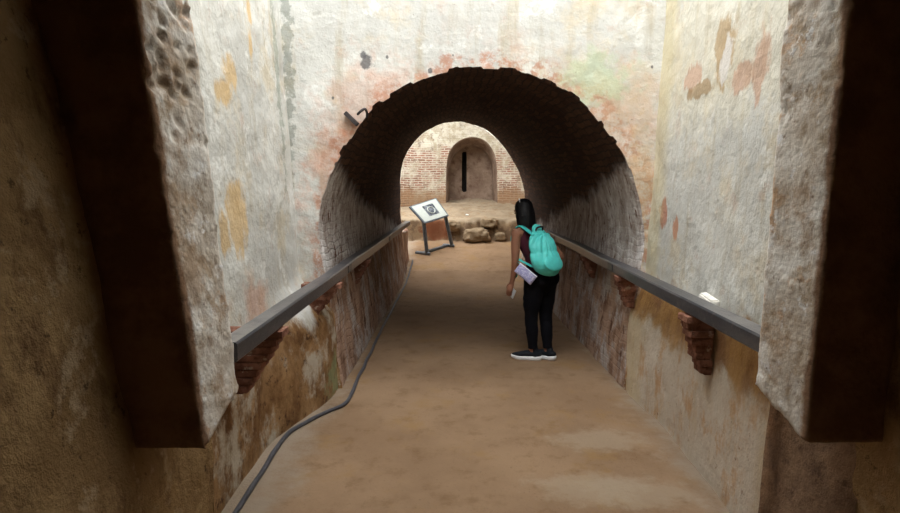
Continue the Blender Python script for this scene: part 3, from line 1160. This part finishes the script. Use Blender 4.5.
# ---- boulders in the bank
def make_rock_mat():
    g = M('sandy_boulder', .95, .12)
    c = g.mix(g.ss(g.noise(4, 6, .7), .35, .65), srgb(124, 106, 84), srgb(150, 132, 108))
    c = g.mix(g.op('MULTIPLY', g.ss(g.noise(10, 6, .7), .55, .66), .6), c, srgb(112, 92, 72))
    g.color(c)
    g.bump(g.noise(14, 6, .7), .7, .03)
    return g.m
mat_rock = make_rock_mat()
def boulder(c, s, seed, lab):
    bm = bmesh.new()
    bmesh.ops.create_icosphere(bm, subdivisions=4, radius=1.0)
    for v in bm.verts:
        n = v.co.normalized()
        k = 1 + .5 * fbm(n + Vector((seed, 0, 0)), 1.4) + .16 * fbm(n + Vector((seed, 3, 0)), 4)
        n = Vector([math.copysign(abs(q) ** .75, q) for q in n])
        v.co = Vector((n.x * s[0], n.y * s[1], n.z * s[2])) * k
    o = link_mesh('boulder', bm, mat_rock)
    o.location = c
    tag(o, lab, 'rock', 'boulders in the earth bank')
p = on_y(476, 235, 13.86); boulder((p.x, 13.98, p.z - .02), (.32, .24, .17), 2, 'wide low boulder at the bottom of the earth bank beside the sign')
p = on_y(488, 225.5, 13.95); boulder((p.x + .05, 14.2, p.z + .04), (.2, .17, .13), 7, 'rounded boulder set higher in the earth bank, near the head of the person')
p = on_y(497, 236, 13.9); boulder((p.x + .08, 14.05, p.z - .03), (.13, .12, .11), 12, 'small brown boulder in the earth bank, closest to the person')
p = on_y(453, 226, 13.95); boulder((p.x, 14.10, p.z), (.17, .14, .12), 15, 'small boulder in the earth bank, right behind the sign stand')
p = on_y(467, 211.5, 14.9)
bm = bmesh.new()
bmesh.ops.create_icosphere(bm, subdivisions=3, radius=.035)
for v in bm.verts:
    v.co = Vector((v.co.x * 1.3, v.co.y, v.co.z * .7)) * (1 + .4 * fbm(v.co, 20))
o = link_mesh('pebble', bm, flat_mat('white_pebble', srgb(232, 230, 226), .8))
o.location = (p.x, 14.9, bank_z(p.x, 14.9) + .015)
tag(o, 'tiny white pebble lying on top of the earth bank', 'stone')
#PART3
# ================================================================ the visitor
PX = on_z(537, 358.5, 0.0)
ROT = math.radians(38)
def pmat(name, c, rough=.8, spec=.3, var=.06, scale=30):
    return flat_mat(name, c, rough, spec, 0, var, scale)
mat_skin = pmat('warm_brown_skin', srgb(150, 104, 82), .55, .35, .03, 12)
mat_hair = pmat('black_hair', srgb(15, 13, 15), .5, .25, .1, 40)
mat_trousers = pmat('black_trousers', srgb(15, 15, 20), .9, .1)
mat_top = pmat('dark_maroon_tank_top', srgb(66, 26, 38), .85, .2)
mat_shoe = pmat('black_knit_shoe', srgb(26, 30, 36), .8, .2)
mat_sole = pmat('white_rubber_sole', srgb(236, 238, 240), .5, .4, .02)
mat_teal = pmat('turquoise_nylon', srgb(92, 218, 212), .5, .4, .05, 16)
mat_tealdark = pmat('turquoise_strap_webbing', srgb(74, 200, 196), .6, .3)
mat_phone = pmat('pale_grey_phone', srgb(206, 208, 214), .35, .5, .02)
mat_dark = pmat('black_cord', srgb(30, 30, 34), .6, .3)
def make_pouch_mat():
    g = M('lilac_patterned_cloth', .75, .25)
    c = g.mix(g.ss(g.voro(70), .35, .5), srgb(196, 194, 228), srgb(160, 160, 206))
    c = g.mix(g.op('MULTIPLY', g.ss(g.noise(40, 3, .6), .55, .62), .6), c, srgb(232, 230, 240))
    g.color(c)
    return g.m
mat_pouch = make_pouch_mat()

gz = ground(PX.x, PX.y)
person = thing('person', 'person in black trousers and maroon tank top, back turned, leaning forward, arm hanging down', 'person', (PX.x, PX.y, gz), ROT)

def chain(bm, pts, radii, sq=(1, 1), seg=20, up=Vector((0, 1, 0))):
    pts = [Vector(p) for p in pts]
    n = len(pts)
    sp = smooth_path(pts, 6)
    rr = []
    for i in range(n - 1):
        for k in range(6):
            t = k / 6; t = t * t * (3 - 2 * t)
            rr.append(radii[i] * (1 - t) + radii[i + 1] * t)
    rr.append(radii[-1])
    tube_bm(sp, rr, seg, bm, sq, up)

def ell(bm, c, r, m=None, sub=3):
    q = bmesh.ops.create_icosphere(bm, subdivisions=sub, radius=1.0)
    for v in q['verts']:
        p = Vector((v.co.x * r[0], v.co.y * r[1], v.co.z * r[2]))
        if m is not None: p = m @ p
        v.co = p + Vector(c)

# joints in the visitor's own frame: +y forward, -x her left
SH_L, EL_L, WR_L = Vector((-.155, .06, 1.275)), Vector((-.205, .075, 1.005)), Vector((-.205, .135, .775))
SH_R, EL_R, WR_R = Vector((.155, .04, 1.275)), Vector((.275, -.075, 1.03)), Vector((.235, .13, .955))
HP_L, KN_L, AN_L = Vector((-.080, -.045, .82)), Vector((-.080, .012, .44)), Vector((-.072, -.012, .085))
HP_R, KN_R, AN_R = Vector((.082, -.045, .82)), Vector((.080, -.03, .44)), Vector((.060, -.085, .085))
TORSO = [(0, -.045, .80), (0, -.05, .90), (0, -.02, 1.03), (0, .03, 1.17), (0, .055, 1.25), (0, .075, 1.31)]
TR = [.150, .150, .126, .140, .136, .075]
HEAD = Vector((0, .135, 1.475))
HT = Matrix.Rotation(math.radians(-16), 3, 'X')     # head bowed a little forward

def hand(bm, wrist, fwd, palm_n, thumb_side, curl):
    """palm and five fingers; fwd along the hand, palm_n out of the palm"""
    f = fwd.normalized(); pn = (palm_n - f * palm_n.dot(f)).normalized(); sd = f.cross(pn).normalized() * thumb_side
    tube_bm([wrist - f * .01, wrist + f * .03, wrist + f * .075], [.022, .027, .030], 14, bm, (1.25, .62), up=pn)
    for k, (off, ln, c) in enumerate(((.027, .068, .9), (.010, .076, 1.0), (-.008, .071, 1.1), (-.025, .056, 1.2))):
        p = wrist + f * .078 + sd * off
        path, d, a = [p - f * .02, p], f.copy(), 0.0
        for j, fr in enumerate((.45, .32, .23)):
            a += curl * c * (.55 if j == 0 else .8)
            d = (f * math.cos(a) + pn * math.sin(a))
            p = p + d * ln * fr
            path.append(p)
        tube_bm(path, [.0095, .0095, .009, .0085, .0075], 8, bm)
    p = wrist + f * .025 + sd * .022
    d1 = (f * .7 + sd * .7 + pn * .25).normalized(); d2 = (f * .9 + sd * .25 + pn * .5).normalized()
    tube_bm([p - sd * .012, p + d1 * .03, p + d1 * .03 + d2 * .026, p + d1 * .03 + d2 * .047], [.012, .011, .0098, .0085], 8, bm)

bm = bmesh.new()
chain(bm, TORSO, TR, (1.0, .72))
tube_bm([(-.15, .055, 1.265), (0, .06, 1.29), (.15, .035, 1.265)], [.052, .062, .052], 14, bm)
chain(bm, [(0, .07, 1.28), (0, .09, 1.36), (0, .115, 1.42)], [.060, .047, .047])
# head: skull, face, jaw, nose, lips, ears
ell(bm, HEAD + HT @ Vector((0, -.012, .022)), (.074, .092, .092), HT)
ell(bm, HEAD + HT @ Vector((0, .022, -.035)), (.058, .066, .078), HT)
ell(bm, HEAD + HT @ Vector((0, .048, -.088)), (.034, .034, .026), HT)
tube_bm([HEAD + HT @ Vector((0, .078, .012)), HEAD + HT @ Vector((0, .093, -.018)), HEAD + HT @ Vector((0, .098, -.032))], [.009, .012, .014], 10, bm)
ell(bm, HEAD + HT @ Vector((0, .083, -.060)), (.020, .010, .009), HT)
ell(bm, HEAD + HT @ Vector((0, .078, .028)), (.050, .014, .010), HT)
for sx in (-1, 1):
    ell(bm, HEAD + HT @ Vector((sx * .074, -.005, -.012)), (.010, .020, .030), HT)
for S, E, W, side in ((SH_L, EL_L, WR_L, -1), (SH_R, EL_R, WR_R, 1)):
    chain(bm, [S, S.lerp(E, .35), E, E.lerp(W, .35), W], [.051, .046, .037, .036, .023])
hand(bm, WR_L, Vector((-.02, .03, -.11)), Vector((.9, .15, 0)), -1, .32)
hand(bm, WR_R, Vector((-.07, .08, .02)), Vector((-.5, -.3, -.7)), -1, .35)
for H, K, A in ((HP_L, KN_L, AN_L), (HP_R, KN_R, AN_R)):
    chain(bm, [H, H.lerp(K, .5), K, K.lerp(A, .35), A], [.090, .074, .052, .050, .034])
    tube_bm([A, A + Vector((0, .05, -.045)), A + Vector((0, .13, -.060))], [.036, .036, .026], 12, bm)
remeshed('body', bm, .0055, mat_skin, person, 3)
for sx in (-1, 1):
    bm = bmesh.new()
    ell(bm, (0, 0, 0), (.011, .008, .007), HT)
    o = link_mesh('eye', bm, pmat('dark_eye', srgb(40, 30, 28), .2, .5) if sx < 0 else bpy.data.materials['dark_eye'], person)
    o.location = HEAD + HT @ Vector((sx * .030, .082, .006))

# hair: a cap and long straight locks down the back
bm = bmesh.new()
ell(bm, HEAD + HT @ Vector((0, -.024, .032)), (.086, .094, .094), HT)
for k in range(34):
    a = -PI * .08 + (PI * 1.16) * k / 33
    d = Vector((math.cos(a), -math.sin(a), 0))
    r0 = HEAD + HT @ Vector((d.x * .070, d.y * .082 - .02, .055))
    r1 = HEAD + Vector((d.x * .083, d.y * .088 - .025, -.02))
    r2 = HEAD + Vector((d.x * .082, d.y * .078 - .048, -.12))
    ln = random.uniform(-.205, -.165) if -.55 < d.x < .55 else random.uniform(-.17, -.12)
    r3 = HEAD + Vector((d.x * .074 + random.uniform(-.008, .008), d.y * .05 - .072, ln))
    tube_bm(smooth_path([r0, r1, r2, r3], 5), [.014] * 6 + [.016] * 5 + [.013, .011, .009, .007, .005], 8, bm)
remeshed('hair', bm, .006, mat_hair, person, 2, disp=lambda p, n: n * (.0035 * math.sin(58 * math.atan2(p.x, -(p.y - .1)) + 6 * p.z)))
# hair clip catching the light
bm = bmesh.new()
c = HEAD + HT @ Vector((-.060, -.045, .106))
tube_bm([c + Vector((0, -.012, -.03)), c + Vector((-.004, 0, 0)), c + Vector((.012, .02, .014))], .005, 8, bm)
link_mesh('hair_clip', bm, mat_sole, person)['label'] = 'small pale hair clip'

# tank top with arm and neck openings
def cut(b2, co, no):
    geom = b2.verts[:] + b2.edges[:] + b2.faces[:]
    r = bmesh.ops.bisect_plane(b2, geom=geom, plane_co=co, plane_no=no, clear_outer=True)
    es = [e for e in r['geom_cut'] if isinstance(e, bmesh.types.BMEdge)]
    bmesh.ops.holes_fill(b2, edges=es)
def fold(p, n):
    return n * (.004 * fbm((p.x * 1.0, p.y * 1.0, p.z * .35), 16, 3))
bm = bmesh.new()
chain(bm, TORSO, [r + .010 for r in TR], (1.0, .75))
for sx in (-1, 1):
    tube_bm([(sx * .085, .10, 1.20), (sx * .083, .075, 1.325), (sx * .085, -.02, 1.22)], [.026, .022, .030], 10, bm)
b2 = remeshed(None, bm, .006, None, None, 3, fold)
cut(b2, Vector((0, .07, 1.335)), Vector((0, .25, 1)))
cut(b2, Vector((0, 0, .835)), Vector((0, 0, -1)))
link_mesh('tank_top', b2, mat_top, person)

# trousers: hips and two legs to the ankle
bm = bmesh.new()
chain(bm, [(0, -.045, .80), (0, -.05, .88), (0, -.035, .96)], [.158, .162, .142], (1.0, .78))
ell(bm, (-.07, -.115, .83), (.085, .075, .095))
ell(bm, (.07, -.115, .83), (.085, .075, .095))
for H, K, A in ((HP_L, KN_L, AN_L), (HP_R, KN_R, AN_R)):
    B = A + Vector((0, 0, .03))
    chain(bm, [H, H.lerp(K, .5), K, K.lerp(B, .4), B], [.101, .086, .066, .062, .047])
b2 = remeshed(None, bm, .006, None, None, 3, lambda p, n: n * (.006 * fbm((p.x, p.y, p.z * 2.2), 9, 3)))
cut(b2, Vector((0, 0, .118)), Vector((0, 0, -1)))
cut(b2, Vector((0, 0, .985)), Vector((0, 0, 1)))
link_mesh('trousers', b2, mat_trousers, person)

# trainers: knit upper over a thick white sole
for A, yaw in ((AN_L, math.radians(36)), (AN_R, math.radians(18))):
    m = Matrix.Translation(Vector((A.x, A.y, 0))) @ Matrix.Rotation(yaw, 4, 'Z')
    bm = bmesh.new()
    path = [(0, -.055, .062), (0, .0, .066), (0, .06, .058), (0, .12, .046), (0, .170, .040)]
    tube_bm(path, [.038, .042, .043, .041, .030], 18, bm, (1.0, .8))
    tube_bm([(0, -.028, .055), (0, -.022, .092), (0, -.018, .108)], [.042, .038, .037], 16, bm)
    b2 = remeshed(None, bm, .005, None, None, 3)
    cut(b2, Vector((0, 0, .112)), Vector((0, .2, 1)))
    cut(b2, Vector((0, 0, .026)), Vector((0, 0, -1)))
    b2.transform(m)
    sh = link_mesh('shoe', b2, mat_shoe, person)
    bm = bmesh.new()
    def outl(t):
        a = 2 * PI * t
        y = .055 + .145 * math.cos(a)
        w = .045 - .008 * math.cos(a) * 0 - .006 * math.exp(-((y - .05) / .04) ** 2)
        return Vector((w * math.copysign(abs(math.sin(a)) ** .6, math.sin(a)), y, 0))
    rings = []
    for z, k in ((.002, .93), (.008, 1.0), (.030, 1.02), (.038, .97)):
        rg = []
        for i in range(36):
            p = outl(i / 36)
            zz = z + (.014 * max(0, (p.y - .14) / .06) if z < .02 else .012 * max(0, (p.y - .13) / .07)) + (.010 * max(0, (-p.y - .02) / .07) if z > .02 else 0)
            rg.append(bm.verts.new((p.x * k, .055 + (p.y - .055) * k, zz)))
        rings.append(rg)
    for r0, r1 in zip(rings, rings[1:]):
        for i in range(36):
            bm.faces.new((r0[i], r0[(i + 1) % 36], r1[(i + 1) % 36], r1[i]))
    bm.faces.new(list(reversed(rings[0]))); bm.faces.new(rings[-1])
    bm.transform(m)
    link_mesh('sole', bm, mat_sole, sh)['label'] = 'thick white sole'

# ---- turquoise day pack on her back
pack = thing('backpack', 'soft turquoise drawstring backpack worn on the back of the person', 'backpack', (PX.x, PX.y, gz), ROT)
bm = bmesh.new()
PC = Vector((-.045, -.185, 1.08))
lean = Matrix.Rotation(math.radians(-13), 3, 'X')
ell(bm, PC + Vector((0, 0, -.06)), (.178, .105, .165), lean)
ell(bm, PC + Vector((0, .015, .06)), (.165, .085, .15), lean)
tube_bm([PC + Vector((0, .03, .10)), PC + Vector((0, .06, .185)), PC + Vector((0, .075, .225))], [.11, .075, .055], 16, bm, (1, .7))
def puck(p, n):
    q = p - PC
    a = math.atan2(q.y, q.x)
    up = max(0, min(1, (q.z + .12) / .3))
    return n * (.012 * up * math.sin(a * 11 + 3 * fbm(p, 6)) + .018 * fbm((p.x, p.y, p.z * .5), 11, 3))
remeshed('bag_body', bm, .006, mat_teal, pack, 3, puck)
bm = bmesh.new()
tube_bm(smooth_path([PC + Vector((-.05, .05, .20)), PC + Vector((-.05, .03, .25)), PC + Vector((-.01, .02, .262)), PC + Vector((.03, .03, .25)), PC + Vector((.035, .05, .20))], 6), .009, 8, bm)
link_mesh('carry_loop', bm, mat_dark, pack)['label'] = 'dark carry loop and drawcord'
for sx in (-1, 1):
    bm = bmesh.new()
    pth = smooth_path([PC + Vector((sx * .075, .06, .19)), Vector((sx * .108, .045, 1.338)), Vector((sx * .122, .118, 1.29)), Vector((sx * .140, .155, 1.17)), Vector((sx * .172, .085, 1.03)), PC + Vector((sx * .135, .065, -.12))], 7)
    tube_bm(pth, [.027] * 22 + [.021] * (len(pth) - 22), 12, bm, (1.0, .34), up=Vector((0, .3, 1)))
    link_mesh('shoulder_strap', bm, mat_tealdark, pack)
bm = bmesh.new()                                     # loose strap end hanging at her side
tube_bm(smooth_path([Vector((-.172, .090, 1.03)), Vector((-.185, .112, .97)), Vector((-.180, .120, .90)), Vector((-.178, .125, .835))], 5), .016, 8, bm, (1, .3))
link_mesh('strap_end', bm, mat_tealdark, pack)
bm = bmesh.new()
ell(bm, PC + lean @ Vector((0, -.070, -.10)), (.125, .030, .085), lean)
remeshed('front_pocket', bm, .006, mat_teal, pack, 2, lambda p, n: n * .004 * fbm(p, 18, 3))

# ---- lilac pouch slung from the strap at her left hip
pouch = thing('pouch', 'small lilac patterned pouch hanging slanted at the hip below the turquoise backpack', 'pouch', (PX.x, PX.y, gz), ROT)
QC = Vector((-.228, -.07, .885))
# faces out to her left and a little back, tilted on its corner
nrm = Vector((-.86, -.50, .05)).normalized()
hx = Vector((0, 0, 1)).cross(nrm).normalized()
tilt = math.radians(-40)
vz = nrm.cross(hx)
ax = hx * math.cos(tilt) + vz * math.sin(tilt)
az = nrm.cross(ax)
def pm(a, b, c): return QC + ax * a + az * b + nrm * c
bm = bmesh.new()
V = []
N = 14
def pillow(a, b): return .016 * (1 - abs(a) ** 3) ** .5 * (1 - abs(b) ** 3) ** .5 if abs(a) < 1 and abs(b) < 1 else 0
for sgn in (1, -1):
    V.append([[bm.verts.new(pm(.098 * (2 * i / N - 1), .058 * (2 * j / N - 1), sgn * (.003 + pillow(2 * i / N - 1, 2 * j / N - 1)))) for j in range(N + 1)] for i in range(N + 1)])
for k, g_ in enumerate(V):
    for i in range(N):
        for j in range(N):
            q = (g_[i][j], g_[i + 1][j], g_[i + 1][j + 1], g_[i][j + 1])
            bm.faces.new(q if k == 0 else tuple(reversed(q)))
edge = [(i, 0) for i in range(N)] + [(N, j) for j in range(N)] + [(N - i, N) for i in range(N)] + [(0, N - j) for j in range(N)]
for (a, b), (c, d) in zip(edge, edge[1:] + edge[:1]):
    bm.faces.new((V[0][c][d], V[0][a][b], V[1][a][b], V[1][c][d]))
link_mesh('pouch_body', bm, mat_pouch, pouch)
bm = bmesh.new()
tube_bm([pm(-.095, .052, .006), pm(0, .054, .012), pm(.095, .052, .006)], .0045, 8, bm)
link_mesh('zip_edge', bm, mat_sole, pouch)['label'] = 'white zip edge'
bm = bmesh.new()
tube_bm(smooth_path([pm(-.092, .05, .004), Vector((-.185, .07, .985)), Vector((-.178, .082, 1.03))], 6), .005, 8, bm)
link_mesh('cord', bm, mat_tealdark, pouch)

# ---- phone in the hanging hand
f = Vector((-.02, .03, -.11)).normalized()
c = WR_L + f * .115 + Vector((.030, -.028, 0))
bm = bmesh.new()
box_into(bm, (0, 0, 0), (.009, .062, .095), bevel=.004)
bm.transform(Matrix.Rotation(math.radians(28), 4, 'X'))
o = link_mesh('phone_body', bm, mat_phone)
ph = thing('phone', 'small pale phone held low in the hanging hand of the person', 'phone', (PX.x, PX.y, gz), ROT)
o.parent = ph
o.location = c
bm = bmesh.new()
box_into(bm, (.0052, 0, 0), (.001, .054, .084))
bm.transform(Matrix.Rotation(math.radians(28), 4, 'X'))
o = link_mesh('screen', bm, mat_dark, ph, smooth=False)
o.location = c

# lean of the upper body, given to her and everything she carries
def smooth01(t):
    t = max(0.0, min(1.0, t))
    return t * t * (3 - 2 * t)
def all_children(o):
    out = []
    for c in o.children:
        out += [c] + all_children(c)
    return out
for root in (person, pack, pouch, ph):
    for o in all_children(root):
        if o.location.length > 0:
            o.data = o.data.copy() if o.data.users > 1 else o.data
            o.data.transform(Matrix.Translation(o.location))
            o.location = (0, 0, 0)
        for v in o.data.vertices:
            k = smooth01((v.co.z - .72) / .62)
            if root is ph or (root is person and v.co.z < .9 and v.co.x < -.15):
                k = max(k, .25)
            v.co += Vector((-.045 * k, .050 * k, -.012 * k))
